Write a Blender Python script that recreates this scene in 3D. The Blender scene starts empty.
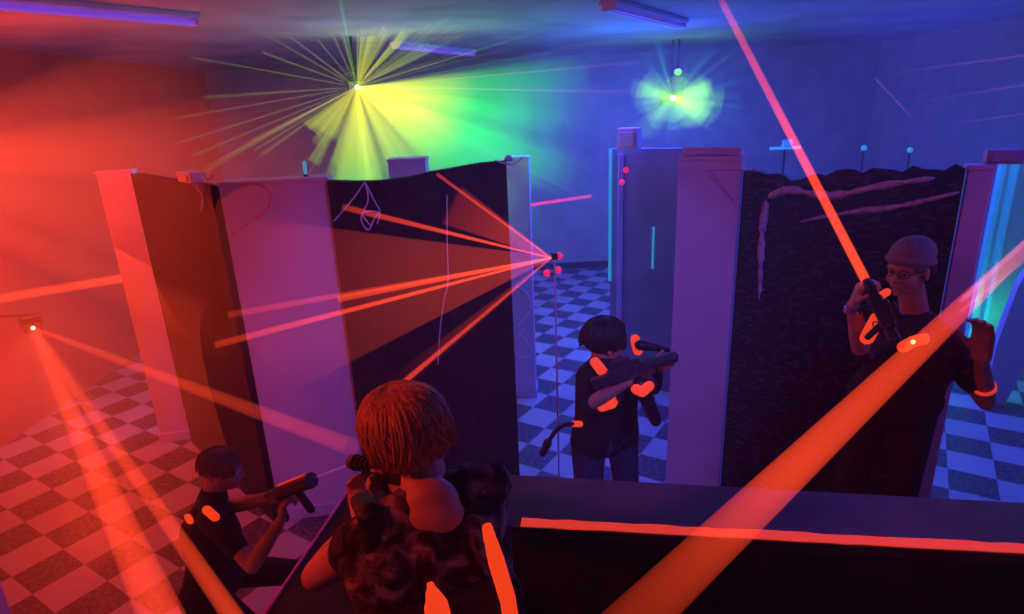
import bpy, bmesh, math, random
from mathutils import Vector, Matrix, Quaternion
random.seed(7)
scn = bpy.context.scene
COL = scn.collection
V = Vector
# ------------------------------------------------------------------ camera
CAM = V((0, 0, 2.95)); PITCH = math.radians(18.08); ROLL = math.radians(2.5); FPX = 619.0
Fw = V((0, math.cos(PITCH), -math.sin(PITCH))); U0 = V((0, math.sin(PITCH), math.cos(PITCH))); R0 = V((1, 0, 0))
Rt = R0 * math.cos(ROLL) - U0 * math.sin(ROLL); Up = U0 * math.cos(ROLL) + R0 * math.sin(ROLL)
def at(px, py, y):
    """survey helper: the point of the place at ground distance y seen along that sight line"""
    d = Fw * FPX + Rt * (px - 512) - Up * (py - 307)
    return CAM + d * (y / d.y)
cd = bpy.data.cameras.new('camera'); cam = bpy.data.objects.new('camera', cd); COL.objects.link(cam)
cam.matrix_world = Matrix.Translation(CAM) @ Matrix((Rt, Up, -Fw)).transposed().to_4x4()
cd.sensor_width = 36; cd.lens = FPX / 1024 * 36; cd.clip_start = .02
scn.camera = cam
vs = scn.view_settings; vs.view_transform = 'Standard'; vs.look = 'None'; vs.gamma = 1; vs.exposure = 0
vs.use_curve_mapping = False
cy = scn.cycles
cy.transparent_max_bounces = 96; cy.max_bounces = 6; cy.volume_bounces = 0; cy.use_denoising = True
cy.use_adaptive_sampling = True; cy.adaptive_threshold = .035; cy.adaptive_min_samples = 16
cy.diffuse_bounces = 2; cy.sample_clamp_indirect = 3
w = bpy.data.worlds.new('world'); scn.world = w; w.use_nodes = True
w.node_tree.nodes['Background'].inputs[0].default_value = (0, 0, 0, 1)

# ------------------------------------------------------------------ materials
def lin(r, g, b):
    return tuple(((c / 255) / 12.92 if c / 255 <= .04045 else ((c / 255 + .055) / 1.055) ** 2.4) for c in (r, g, b))
def newmat(name):
    m = bpy.data.materials.new(name); m.use_nodes = True
    nt = m.node_tree; return m, nt, nt.nodes, nt.links, nt.nodes['Principled BSDF']
def mat(name, c1, c2=None, scale=8, rough=.6, bump=0, metal=0, emit=None, es=0, stretch=None, lo=.4, hi=.6, detail=4):
    m, nt, N, L, b = newmat(name)
    b.inputs['Roughness'].default_value = rough; b.inputs['Metallic'].default_value = metal
    c2 = c2 or tuple(x * .8 for x in c1)
    tc = N.new('ShaderNodeTexCoord'); mp = N.new('ShaderNodeMapping'); L.new(tc.outputs['Object'], mp.inputs[0])
    if stretch: mp.inputs['Scale'].default_value = stretch
    nz = N.new('ShaderNodeTexNoise'); nz.inputs['Scale'].default_value = scale; nz.inputs['Detail'].default_value = detail
    L.new(mp.outputs[0], nz.inputs['Vector'])
    cr = N.new('ShaderNodeValToRGB'); L.new(nz.outputs['Fac'], cr.inputs[0])
    cr.color_ramp.elements[0].position = lo; cr.color_ramp.elements[1].position = hi
    cr.color_ramp.elements[0].color = (*c1, 1); cr.color_ramp.elements[1].color = (*c2, 1)
    L.new(cr.outputs[0], b.inputs['Base Color'])
    if bump:
        bp = N.new('ShaderNodeBump'); bp.inputs['Strength'].default_value = bump; bp.inputs['Distance'].default_value = .01
        L.new(nz.outputs['Fac'], bp.inputs['Height']); L.new(bp.outputs[0], b.inputs['Normal'])
    if emit:
        b.inputs['Emission Color'].default_value = (*emit, 1); b.inputs['Emission Strength'].default_value = es
    return m
M = {}
M['lavender'] = mat('lavender_paint', (.80, .68, .92), (.72, .61, .85), 3, .6, .05)
M['board_blue'] = mat('grey_board_paint', (.34, .32, .42), (.28, .26, .36), 3, .6, .05)
M['pale'] = mat('pale_paint', (.55, .55, .62), (.48, .48, .55), 3, .6, .05)
M['black_board'] = mat('black_board', (.010, .008, .010), (.035, .026, .034), 22, .75, .5, stretch=(1, 1, .35), lo=.42, hi=.75, detail=8)
M['black_film'] = mat('black_film', (.003, .003, .005), (.12, .11, .15), 20, .6, .6, stretch=(1, 1, 2.2), lo=.5, hi=.72, detail=9)
M['wall'] = mat('wall_paint', (.42, .42, .46), (.34, .34, .38), 2.5, .8, .1)
M['wall_redlit'] = mat('wall_red_light', (.62, .12, .07), (.52, .10, .06), 2.5, .8, .1)  # red light and haze on the left wall, put into its colour
M['ceil'] = mat('ceiling_paint', (.5, .48, .54), (.38, .37, .42), 2, .85, .1)
M['ledge'] = mat('ledge_top_paint', (.10, .10, .15), (.05, .05, .08), 9, .55, .2, lo=.35, hi=.7)
M['ledge_dark'] = mat('ledge_side_paint', (.012, .010, .012), (.02, .014, .02), 5, .7, .1)
M['plat'] = mat('platform_carpet', (.01, .01, .012), (.02, .018, .02), 60, .95, .4)
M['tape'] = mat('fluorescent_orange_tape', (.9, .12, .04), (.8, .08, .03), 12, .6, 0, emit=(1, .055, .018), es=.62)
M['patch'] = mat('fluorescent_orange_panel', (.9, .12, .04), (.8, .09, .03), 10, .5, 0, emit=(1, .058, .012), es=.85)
M['cyan'] = mat('cyan_tape', (.1, .6, .7), (.08, .5, .6), 10, .5, 0, emit=(.03, .42, .62), es=.55)
M['cyan_dim'] = mat('cyan_tape_dull', (.1, .5, .7), None, 10, .5, 0, emit=(.02, .22, .5), es=.5)
M['string'] = mat('white_cord', (.8, .75, .9), (.6, .55, .8), 20, .6, 0)
M['pinkstring'] = mat('pink_cord', (.9, .2, .6), (.8, .15, .5), 20, .6, 0)
M['paintstroke'] = mat('splashed_white_paint', (.85, .82, 1.0), (.30, .28, .42), 30, .6, .3, lo=.45, hi=.75)
M['metal'] = mat('dark_metal', (.03, .03, .035), (.05, .05, .055), 20, .4, .05, metal=.7)
M['gun'] = mat('gun_plastic', (.012, .011, .014), (.03, .026, .03), 30, .35, .05)
M['gun2'] = mat('gun_plastic_grey', (.10, .08, .09), (.06, .05, .06), 30, .4, .05)
M['lens'] = mat('sensor_lens', (.04, .02, .03), None, 10, .08)
M['skin'] = mat('skin', (.62, .36, .26), (.55, .30, .21), 14, .5, .05)
M['lips'] = mat('lips', (.45, .16, .14), None, 20, .45)
M['eye'] = mat('eye_white', (.7, .7, .7), None, 20, .15)
M['iris'] = mat('iris', (.03, .02, .015), None, 20, .1)
M['hair_blond'] = mat('blond_hair', (.55, .30, .14), (.32, .16, .08), 30, .45, .2, stretch=(6, 6, 1))
M['hair_dark'] = mat('dark_hair', (.015, .010, .010), (.03, .02, .018), 40, .5, .3)
M['hair_light'] = mat('light_brown_hair', (.32, .17, .10), (.2, .1, .06), 40, .5, .3, stretch=(6, 6, 1))
M['dark_cloth'] = mat('black_cloth', (.010, .009, .012), (.02, .018, .024), 40, .85, .3)
M['vest'] = mat('black_vest_nylon', (.010, .009, .012), (.022, .018, .024), 60, .6, .3)
M['jeans'] = mat('blue_jeans', (.06, .08, .17), (.04, .05, .12), 50, .85, .3)
M['beanie'] = mat('grey_knit', (.34, .33, .38), (.24, .23, .28), 70, .95, .8, stretch=(1, 1, 4))
M['print'] = mat('dark_patterned_cloth', (.02, .015, .02), (.16, .10, .13), 24, .85, .2, lo=.55, hi=.7)
M['shoe'] = mat('black_shoe', (.012, .012, .012), (.02, .02, .02), 20, .5)
M['wrist'] = mat('metal_band', (.5, .5, .55), None, 20, .25, metal=.9)
def camo():
    m, nt, N, L, b = newmat('camouflage_cloth')
    tc = N.new('ShaderNodeTexCoord'); nz = N.new('ShaderNodeTexNoise'); nz.inputs['Scale'].default_value = 20; nz.inputs['Detail'].default_value = 2
    nz.inputs['Distortion'].default_value = .8
    L.new(tc.outputs['Object'], nz.inputs['Vector']); cr = N.new('ShaderNodeValToRGB'); cr.color_ramp.interpolation = 'CONSTANT'
    cr.color_ramp.elements[0].color = (.012, .010, .010, 1); cr.color_ramp.elements[1].position = .44; cr.color_ramp.elements[1].color = (.05, .04, .035, 1)
    e = cr.color_ramp.elements.new(.52); e.color = (.13, .10, .10, 1); e = cr.color_ramp.elements.new(.60); e.color = (.26, .22, .24, 1)
    L.new(nz.outputs['Fac'], cr.inputs[0]); L.new(cr.outputs[0], b.inputs['Base Color']); b.inputs['Roughness'].default_value = .85
    return m
M['camo'] = camo()
def floor_mat():
    m, nt, N, L, b = newmat('checker_tiles')
    tc = N.new('ShaderNodeTexCoord'); mp = N.new('ShaderNodeMapping'); L.new(tc.outputs['Object'], mp.inputs[0])
    mp.inputs['Scale'].default_value = (3.125,) * 3; mp.inputs['Rotation'].default_value = (0, 0, math.radians(33)); mp.inputs['Location'].default_value = (.252, .76, .5)
    ck = N.new('ShaderNodeTexChecker'); ck.inputs['Scale'].default_value = 1; L.new(mp.outputs[0], ck.inputs[0])
    nz = N.new('ShaderNodeTexNoise'); nz.inputs['Scale'].default_value = 30; nz.inputs['Detail'].default_value = 8; L.new(tc.outputs['Object'], nz.inputs[0])
    cr = N.new('ShaderNodeValToRGB'); cr.color_ramp.elements[0].position = .42; cr.color_ramp.elements[1].position = .62
    cr.color_ramp.elements[0].color = (.06, .055, .07, 1); cr.color_ramp.elements[1].color = (.22, .2, .25, 1); L.new(nz.outputs[0], cr.inputs[0])
    L.new(cr.outputs[0], ck.inputs['Color1']); ck.inputs['Color2'].default_value = (.56, .55, .62, 1)
    nb = N.new('ShaderNodeTexNoise'); nb.inputs['Scale'].default_value = 1.3; L.new(tc.outputs['Object'], nb.inputs[0])
    mx = N.new('ShaderNodeMix'); mx.data_type = 'RGBA'; mx.blend_type = 'MULTIPLY'; mx.inputs[0].default_value = .35
    L.new(ck.outputs[0], mx.inputs[6]); L.new(nb.outputs[0], mx.inputs[7]); L.new(mx.outputs[2], b.inputs['Base Color'])
    b.inputs['Roughness'].default_value = .38
    return m
M['floor'] = floor_mat()

def beam_mat(name, col, s0, s1, L_, k=1.0, col2=None, curve=None):
    """light in haze: adds to what is behind; chord length through the tube softens its sides"""
    m = bpy.data.materials.new(name); m.use_nodes = True; nt = m.node_tree; N = nt.nodes; L = nt.links; N.clear()
    out = N.new('ShaderNodeOutputMaterial'); add = N.new('ShaderNodeAddShader'); em = N.new('ShaderNodeEmission'); tr = N.new('ShaderNodeBsdfTransparent')
    L.new(em.outputs[0], add.inputs[0]); L.new(tr.outputs[0], add.inputs[1]); L.new(add.outputs[0], out.inputs['Surface'])
    lw = N.new('ShaderNodeLayerWeight'); inv = N.new('ShaderNodeMath'); inv.operation = 'SUBTRACT'; inv.inputs[0].default_value = 1
    lw.inputs['Blend'].default_value = .5
    L.new(lw.outputs['Facing'], inv.inputs[1]); pw = N.new('ShaderNodeMath'); pw.operation = 'POWER'; pw.inputs[1].default_value = k
    L.new(inv.outputs[0], pw.inputs[0])
    tc = N.new('ShaderNodeTexCoord'); ln = N.new('ShaderNodeVectorMath'); ln.operation = 'LENGTH'; L.new(tc.outputs['Object'], ln.inputs[0])
    mr = N.new('ShaderNodeMapRange'); mr.inputs['From Max'].default_value = L_; mr.inputs['To Min'].default_value = 0; mr.inputs['To Max'].default_value = 1
    L.new(ln.outputs['Value'], mr.inputs['Value'])
    cr = N.new('ShaderNodeValToRGB'); L.new(mr.outputs[0], cr.inputs[0])
    if curve:
        els = cr.color_ramp.elements
        els[0].position = curve[0][0]; els[0].color = (curve[0][1],) * 3 + (1,)
        els[1].position = curve[-1][0]; els[1].color = (curve[-1][1],) * 3 + (1,)
        for p, v in curve[1:-1]:
            e = els.new(p); e.color = (v, v, v, 1)
        mult = s0
    else:
        mx = max(s0, s1, 1e-6); mult = mx
        cr.color_ramp.elements[0].color = (s0 / mx,) * 3 + (1,); cr.color_ramp.elements[1].color = (s1 / mx,) * 3 + (1,)
    m1 = N.new('ShaderNodeMath'); m1.operation = 'MULTIPLY'; L.new(cr.outputs[0], m1.inputs[0]); L.new(pw.outputs[0], m1.inputs[1])
    m2 = N.new('ShaderNodeMath'); m2.operation = 'MULTIPLY'; m2.inputs[1].default_value = mult; L.new(m1.outputs[0], m2.inputs[0])
    L.new(m2.outputs[0], em.inputs['Strength'])
    if col2:
        c3 = N.new('ShaderNodeValToRGB'); L.new(mr.outputs[0], c3.inputs[0]); c3.color_ramp.elements[0].color = (*col, 1)
        c3.color_ramp.elements[1].color = (*col2, 1); c3.color_ramp.elements[1].position = .5; L.new(c3.outputs[0], em.inputs['Color'])
    else:
        em.inputs['Color'].default_value = (*col, 1)
    m.cycles.emission_sampling = 'NONE'
    return m

# ------------------------------------------------------------------ mesh helpers
def tag(o, label=None, cat=None, group=None, kind=None):
    if label: o['label'] = label
    if cat: o['category'] = cat
    if group: o['group'] = group
    if kind: o['kind'] = kind
    return o
def empty(name, loc, rz=0, mw=None):
    o = bpy.data.objects.new(name, None); COL.objects.link(o); o.empty_display_size = .05
    if mw is not None: o.matrix_basis = mw
    else: o.location = loc; o.rotation_euler = (0, 0, rz)
    return o
def frame(origin, fwd, up=V((0, 0, 1))):
    """local +Y along fwd, +Z near up"""
    y = V(fwd).normalized(); x = y.cross(V(up)).normalized(); z = x.cross(y).normalized()
    m = Matrix((x, y, z)).transposed().to_4x4(); m.translation = V(origin); return m
def link(name, me, m, parent=None, world=False):
    o = bpy.data.objects.new(name, me); COL.objects.link(o)
    if m: me.materials.append(m)
    if parent:
        o.parent = parent
        if world: o.matrix_parent_inverse = parent.matrix_basis.inverted()
    return o
class MB:
    def __init__(s): s.bm = bmesh.new()
    def _new(s, before): return [v for v in s.bm.verts if v not in before]
    def box(s, c, size, bev=0, rot=None):
        r = bmesh.ops.create_cube(s.bm, size=1); vs_ = r['verts']
        for v in vs_: v.co = V((v.co.x * size[0], v.co.y * size[1], v.co.z * size[2]))
        if bev:
            es = list({e for v in vs_ for e in v.link_edges})
            rr = bmesh.ops.bevel(s.bm, geom=es, offset=bev, segments=2, affect='EDGES', profile=.6)
            vs_ = list({v for f in rr['faces'] for v in f.verts} | {v for v in vs_ if v.is_valid})
            seen = set(vs_); st = list(vs_)
            while st:
                v = st.pop()
                for e in v.link_edges:
                    o = e.other_vert(v)
                    if o not in seen: seen.add(o); st.append(o)
            vs_ = list(seen)
        if rot is not None:
            R_ = rot if isinstance(rot, Matrix) else Matrix.Rotation(rot, 3, 'Z')
            for v in vs_: v.co = R_ @ v.co
        for v in vs_: v.co += V(c)
        return s
    def cap(s, p1, r1, p2, r2, seg=12, rnd=True, flat=None):
        """tapered capsule (rnd) or cone frustum; flat=(axis, ratio) squashes the section"""
        p1 = V(p1); p2 = V(p2); d = p2 - p1; L = d.length
        if L < 1e-6: d = V((0, 0, 1)); L = 1e-6
        z = d.normalized(); x = z.orthogonal().normalized()
        if flat:
            x = V(flat[0]) - z * V(flat[0]).dot(z); x.normalize()
        y = z.cross(x); fr = flat[1] if flat else 1
        rings = []
        if rnd:
            for a in (80, 55, 28, 0): rings.append((p1 - z * r1 * math.sin(math.radians(a)), r1 * math.cos(math.radians(a))))
            for a in (0, 28, 55, 80): rings.append((p2 + z * r2 * math.sin(math.radians(a)), r2 * math.cos(math.radians(a))))
        else: rings = [(p1, r1), (p2, r2)]
        R_ = []
        for c, r in rings:
            R_.append([s.bm.verts.new(c + (x * math.cos(t) + y * math.sin(t) * fr) * r) for t in [2 * math.pi * i / seg for i in range(seg)]])
        for a, b in zip(R_, R_[1:]):
            for i in range(seg): s.bm.faces.new((a[i], a[(i + 1) % seg], b[(i + 1) % seg], b[i]))
        s.bm.faces.new(list(reversed(R_[0]))); s.bm.faces.new(R_[-1]); return s
    def ell(s, c, r, m3=None, u=16, v=10):
        rr = bmesh.ops.create_uvsphere(s.bm, u_segments=u, v_segments=v, radius=1)
        for q in rr['verts']:
            p = V((q.co.x * r[0], q.co.y * r[1], q.co.z * r[2])); q.co = (m3 @ p if m3 is not None else p) + V(c)
        return s
    def tube(s, pts, r, seg=8, r2=None):
        pts = [V(p) for p in pts]; n = len(pts); rings = []; x = None
        for i, p in enumerate(pts):
            t = (pts[min(i + 1, n - 1)] - pts[max(i - 1, 0)]).normalized()
            if x is None: x = t.orthogonal().normalized()
            x = (x - t * x.dot(t)).normalized(); y = t.cross(x)
            rad = r if r2 is None else r + (r2 - r) * i / (n - 1)
            rings.append([s.bm.verts.new(p + (x * math.cos(a) + y * math.sin(a)) * rad) for a in [2 * math.pi * k / seg for k in range(seg)]])
        for a, b in zip(rings, rings[1:]):
            for i in range(seg): s.bm.faces.new((a[i], a[(i + 1) % seg], b[(i + 1) % seg], b[i]))
        s.bm.faces.new(list(reversed(rings[0]))); s.bm.faces.new(rings[-1]); return s
    def prism(s, outline, y0, y1, mapf):
        """outline (a,b) extruded between y0 and y1, mapped by mapf(a, y, b)"""
        A = [s.bm.verts.new(mapf(a, y0, b)) for a, b in outline]; B = [s.bm.verts.new(mapf(a, y1, b)) for a, b in outline]
        n = len(A)
        s.bm.faces.new(A); s.bm.faces.new(list(reversed(B)))
        for i in range(n): s.bm.faces.new((A[i], B[i], B[(i + 1) % n], A[(i + 1) % n]))
        return s
    def mesh(s, name, smooth=False):
        bmesh.ops.recalc_face_normals(s.bm, faces=s.bm.faces)
        me = bpy.data.meshes.new(name); s.bm.to_mesh(me); s.bm.free()
        if smooth:
            for p in me.polygons: p.use_smooth = True
        return me
    def build(s, name, m, parent=None, world=False, smooth=False):
        return link(name, s.mesh(name, smooth), m, parent, world)
    def blob(s, name, m, voxel, parent=None, iters=3, world=True, fac=.5):
        me = s.mesh('tmp'); t = bpy.data.objects.new('tmp', me); COL.objects.link(t)
        md = t.modifiers.new('r', 'REMESH'); md.mode = 'VOXEL'; md.voxel_size = voxel
        if iters:
            sm = t.modifiers.new('s', 'SMOOTH'); sm.iterations = iters; sm.factor = fac
        dg = bpy.context.evaluated_depsgraph_get(); ev = t.evaluated_get(dg); me2 = bpy.data.meshes.new_from_object(ev)
        bpy.data.objects.remove(t); me2.name = name
        for p in me2.polygons: p.use_smooth = True
        me2.materials.clear()
        return link(name, me2, m, parent, world)
def struct(name, mb, m): o = mb.build(name, m); o['kind'] = 'structure'; return o

# ------------------------------------------------------------------ the room
XL, XR, YB, YF, HC = -5.0, 6.4, 11.2, -2.0, 3.7
struct('floor', MB().box(((XL + XR) / 2, (YB + YF) / 2, -.05), (XR - XL + .4, YB - YF + .4, .1)), M['floor'])
struct('ceiling', MB().box(((XL + XR) / 2, (YB + YF) / 2, HC + .05), (XR - XL + .4, YB - YF + .4, .1)), M['ceil'])
struct('wall_back', MB().box(((XL + XR) / 2, YB + .05, HC / 2), (XR - XL + .2, .1, HC)), M['wall'])
struct('wall_front', MB().box(((XL + XR) / 2, YF - .05, HC / 2), (XR - XL + .2, .1, HC)), M['wall'])
struct('wall_left', MB().box((XL - .05, (YB + YF) / 2, HC / 2), (.1, YB - YF, HC)), M['wall_redlit'])
struct('wall_right', MB().box((XR + .05, (YB + YF) / 2, HC / 2), (.1, YB - YF, HC)), M['wall'])
struct('baseboard_back', MB().box(((XL + XR) / 2, YB - .012, .06), (XR - XL, .024, .12), .004), M['ledge_dark'])

# ------------------------------------------------------------------ maze partitions
def seg_box(mb, a, b, z0, z1, th, bev=.004):
    a = V((*a, 0)); b = V((*b, 0)); d = b - a; c = (a + b) / 2; ang = math.atan2(d.y, d.x)
    mb.box((c.x, c.y, (z0 + z1) / 2), (d.length, th, z1 - z0), bev, ang)
    return mb
def column(name, a, b, th, h, label, cat='column', m='lavender', cap=True, side=1, group=None):
    """square maze column: front face runs from a to b, depth th behind it"""
    a = V((*a, 0)); b = V((*b, 0)); d = (b - a); n = V((-d.y, d.x, 0)).normalized() * side
    c = (a + b) / 2 + n * th / 2
    root = empty(name, (c.x, c.y, 0), math.atan2(d.y, d.x))
    MB().box((0, 0, (h + .0) / 2), (d.length, th, h), .006).build('shaft', M[m], root)
    MB().box((0, 0, .05), (d.length + .02, th + .02, .1), .004).build('foot_trim', M[m], root)
    if cap: MB().box((0, 0, h + .012), (d.length + .012, th + .012, .024), .004).build('top_cap', M[m], root)
    tag(root, label, cat, group); return root
colA = column('maze_post', (-3.42, 5.30), (-3.16, 5.36), .14, 2.54, 'narrow lavender maze column at the left, its foot on the red lit floor')
colB = column('maze_post', (-1.84, 4.02), (-1.17, 4.12), .22, 2.53, 'wide lavender maze column behind the crouched shooter with the long pistol')
colC = column('maze_post', (-.01, 5.95), (.215, 5.93), .2, 2.46, 'slim lavender column just right of the black board, strings hanging on it')
colF = column('maze_post', (1.10, 4.02), (1.43, 3.82), .16, 2.57, 'tall lavender column between the blue opening and the black film wall')
colH = column('maze_post', (2.345, 3.17), (2.44, 3.12), .10, 2.54, 'thin lavender post closing the right end of the black film wall')
colE = column('maze_post', (at(387, 158, 5.0).x, 5.0), (at(425, 158, 5.0).x, 5.0), .2, at(400, 158, 5.0).z - .03, 'purple column top showing over the middle black board')
colJ = column('maze_post', (-2.85, 2.22), (-2.47, 2.2), .2, 2.5, 'red lit maze column cut off by the bottom left corner')

def board(name, a, b, tops, th, m, label, cat='partition panel'):
    """maze board from a to b, top edge following heights in tops"""
    a = V((*a, 0)); b = V((*b, 0)); d = b - a; n = V((-d.y, d.x, 0)).normalized()
    root = empty(name, ((a + b) / 2)[:]); c = (a + b) / 2
    k = len(tops) - 1
    out = [(0, .0)] + [(1, 0)] + [(i / k, tops[i]) for i in range(k, -1, -1)]
    mb = MB(); mb.prism(out, -th / 2, th / 2, lambda t, y, z: a + d * t + n * y + V((0, 0, z)) - c)
    mb.build('board', M[m], root)
    return tag(root, label, cat)
def jag(n, z0, z1, amp, seed):
    rr = random.Random(seed); return [z0 + (z1 - z0) * i / n + rr.uniform(-amp, amp) for i in range(n + 1)]
bAB = board('maze_board', (-3.10, 5.30), (-1.86, 4.02), jag(8, 2.54, 2.54, .004, 1), .06, 'black_board', 'black painted board between the narrow left column and the wide lavender column')
bBC = board('maze_board', (-1.16, 4.10), (0.00, 4.20), [2.535, 2.52, 2.515, 2.53, 2.555, 2.575, 2.595, 2.60], .08, 'black_board', 'tall black board behind the boy, red rays crossing it')
gt = [2.49 + .0 * i for i in range(25)]
for i in range(25):
    t = i / 24; gt[i] = 2.505 + .045 * t - .05 * math.exp(-((t - .28) / .12) ** 2) + .012 * math.sin(i * 1.7) + .01 * math.sin(i * 3.1)
bG = board('maze_film_screen', (1.46, 3.84), (2.345, 3.19), gt, .05, 'black_film', 'crinkled black film wall splashed with paint behind the player in the grey beanie', 'partition panel')
bD = board('maze_board', (1.06, 6.3), (1.93, 5.75), [2.5, 2.5], .06, 'board_blue', 'blue lit board edged with a cyan strip, behind the tall lavender column')
MB().box((0, 0, 0), (.03, .02, 1.35), .003).build('edge_strip', M['cyan'], bD).location = V((1.04, 6.27, 1.82)) - bD.location
MB().box((0, 0, 0), (.02, .02, .42), .003).build('edge_strip', M['cyan'], bD).location = at(653, 248, 5.9) - bD.location
MB().box((0, 0, 0), (.05, .03, 2.45), .003).build('edge_batten', M['lavender'], bD).location = V((1.13, 6.20, 1.225)) - bD.location
# far right: green faced board, a cyan edged board and a leaning lavender board
bI = board('maze_board', (4.62, 5.85), (6.2, 5.95), [2.36, 2.36], .06, 'pale', 'pale cyan lit board at the right edge, green light low on its face')
for dx_ in (.0, .12): MB().box((0, 0, 0), (.045, .05, 2.34), .004).build('edge_batten', M['cyan_dim'], bI).location = V((4.60 + dx_, 5.80, 1.18)) - bI.location
po = [at(x, y, 5.35) for x, y in ((987, 378), (994, 345), (1006, 312), (1016, 285), (1034, 255), (1060, 262), (1036, 340), (1008, 378))]; c = V((po[0].x, 5.35, 0)); r = empty('slanted_board', c)
mb = MB(); mb.prism([(p.x, max(p.z, .005) if k not in (0, 7) else .005) for k, p in enumerate(po)], 5.32, 5.38, lambda x, y, z: V((x, y, z)) - c); mb.build('board', M['lavender'], r)
MB().box((po[7].x - c.x - .1, .12, .2), (.05, .2, .4), .004).build('strut', M['lavender'], r)
tag(r, 'low slanting lavender board in front of the green lit one at the right edge', 'partition panel')

# boxes and lights on the tops of the far walls
def topbox(name, p, size, m, label, cat, rz=0):
    o = MB().box((0, 0, size[2] / 2), size, .008, None)
    o.box((0, -size[1] / 2 - .004, size[2] * .5), (size[0] * .7, .012, size[2] * .6), .003)
    o = o.build(name, M[m]); o.location = p; o.rotation_euler.z = rz
    return tag(o, label, cat)
topbox('junction_box', V((1.17, 6.02, 2.5)) - V((0, 0, 0)), (.2, .12, .2), 'lavender', 'dark purple box on top of the cyan edged board', 'box', -.55)
topbox('junction_box', V((1.31, 4.01, 2.594)), (.36, .1, .05), 'lavender', 'flat lavender box capping the tall column beside the black film wall', 'box', -.545)
topbox('junction_box', V((2.52, 3.18, 2.564)), (.16, .1, .07), 'pale', 'pale blue box on the thin post at the right end of the film wall', 'box', -.5)
topbox('junction_box', V((-2.15, 4.31, 2.54)), (.26, .09, .07), 'lavender', 'blue purple box on the left black board beside the wide column', 'box', -.8)
for px, py, y, s_, lab in ((693, 151, 6.0, .12, 'glowing cyan lamp block behind the top of the tall lavender column'),):
    p = at(px, py, y); r = empty('marker_lamp', (p.x, p.y, p.z)); MB().box((0, 0, 0), (s_ * 1.3, .06, s_ * .55), .008).build('housing', M['metal'], r)
    MB().box((0, -.035, 0), (s_ * 1.2, .012, s_ * .45), .004).build('lens', M['cyan'], r); tag(r, lab, 'lamp')
    MB().cap((0, 0, -s_ * .3), .01, (0, 0, -p.z), .012, rnd=False).build('pole', M['metal'], r)
pp = at(785, 148, 7.2); rl = empty('marker_lamp', pp); MB().box((0, 0, 0), (.34, .04, .03), .004).build('bar', M['cyan'], rl)
MB().box((.02, 0, .05), (.1, .06, .08), .006).build('housing', M['cyan_dim'], rl); MB().cap((0, 0, -.02), .012, (0, 0, -pp.z), .014, rnd=False).build('pole', M['metal'], rl)
tag(rl, 'cyan bar lamp with small block above the black film wall', 'lamp')
for px, py, lab in ((864, 148, 'left of the two tiny cyan dot lamps over the film wall'), (910, 150, 'right of the two tiny cyan dot lamps over the film wall')):
    p = at(px, py, 8.0); r = empty('dot_lamp', p); MB().ell((0, 0, 0), (.035,) * 3).build('globe', M['cyan'], r, smooth=True)
    MB().cap((0, 0, -.03), .01, (0, 0, -p.z), .012, rnd=False).build('pole', M['metal'], r); tag(r, lab, 'lamp', 'tiny dot lamps over the film wall')
p = V((-1.33, 4.20, 2.554)); r = empty('light_stick', p); MB().cap((0, 0, .012), .012, (0, 0, .09), .012).build('tube', M['cyan'], r, smooth=True)
MB().cap((0, 0, 0), .016, (0, 0, .014), .016, rnd=False).build('holder', M['metal'], r); tag(r, 'short upright green cyan light stick on the wide lavender column', 'light stick')
p = V((.02, 4.18, 2.60)); r = empty('clip_lamp', p); MB().ell((0, -.01, .02), (.022, .02, .018)).build('lens', M['string'], r, smooth=True)
MB().box((0, 0, .005), (.05, .03, .012), .002).build('clip', M['metal'], r); tag(r, 'tiny pale lamp clipped on the top right corner of the tall black board', 'lamp')

# ------------------------------------------------------------------ strings and paint on the maze
def curve_pts(pts, n=6):
    P = [V(p) for p in pts]; P = [P[0]] + P + [P[-1]]; out = []
    for i in range(1, len(P) - 2):
        for k in range(n):
            t = k / n; a, b, c, d = P[i - 1], P[i], P[i + 1], P[i + 2]
            out.append(.5 * ((2 * b) + (-a + c) * t + (2 * a - 5 * b + 4 * c - d) * t * t + (-a + 3 * b - 3 * c + d) * t ** 3))
    out.append(P[-2]); return out
def string(name, pts, r, m, label, cat='string'):
    c = curve_pts(pts); o0 = c[0]; mb = MB(); mb.tube([p - o0 for p in c], r, 6); o = mb.build(name, M[m], smooth=True); o.location = o0
    return tag(o, label, cat)
def on(pxs, yf): return [at(x, y, yf(x) if callable(yf) else yf) for x, y in pxs]
string('hanging_cord', on([(237, 186), (258, 184), (270, 193), (268, 208), (250, 222), (231, 236)], lambda x: 3.99 + (x - 230) * .0009), .006, 'pinkstring', 'pink cord looping over the top of the wide lavender column')
fb = lambda x: 4.02 + (x - 345) * .0006
string('hanging_cord', on([(365, 182), (352, 200), (334, 221)], fb), .006, 'string', 'pale cord slanting left from the top of the tall black board')
string('hanging_cord', on([(365, 182), (368, 200), (361, 218), (368, 230), (374, 219), (378, 212), (362, 213), (371, 226)], fb), .006, 'string', 'pale tangled cord knot hanging at the top of the tall black board')
string('hanging_cord', on([(365, 182), (374, 200), (380, 212), (377, 224)], fb), .005, 'string', 'pale cord slanting right from the top of the tall black board')
string('hanging_cord', on([(447, 195), (447, 240), (448, 280), (444, 300), (440, 330), (438, 365)], fb), .005, 'string', 'long thin cord hanging down the middle of the tall black board')
string('hanging_cord', on([(495, 160), (503, 163), (514, 164), (523, 157)], 4.16), .006, 'string', 'white cord draped from the top corner of the tall black board to the slim column')
string('hanging_cord', on([(514, 286), (526, 292), (531, 308), (522, 322), (516, 330), (527, 342), (530, 355), (518, 358), (514, 345), (524, 330)], 5.88), .008, 'string', 'pale curly cord low on the slim lavender column')
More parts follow.
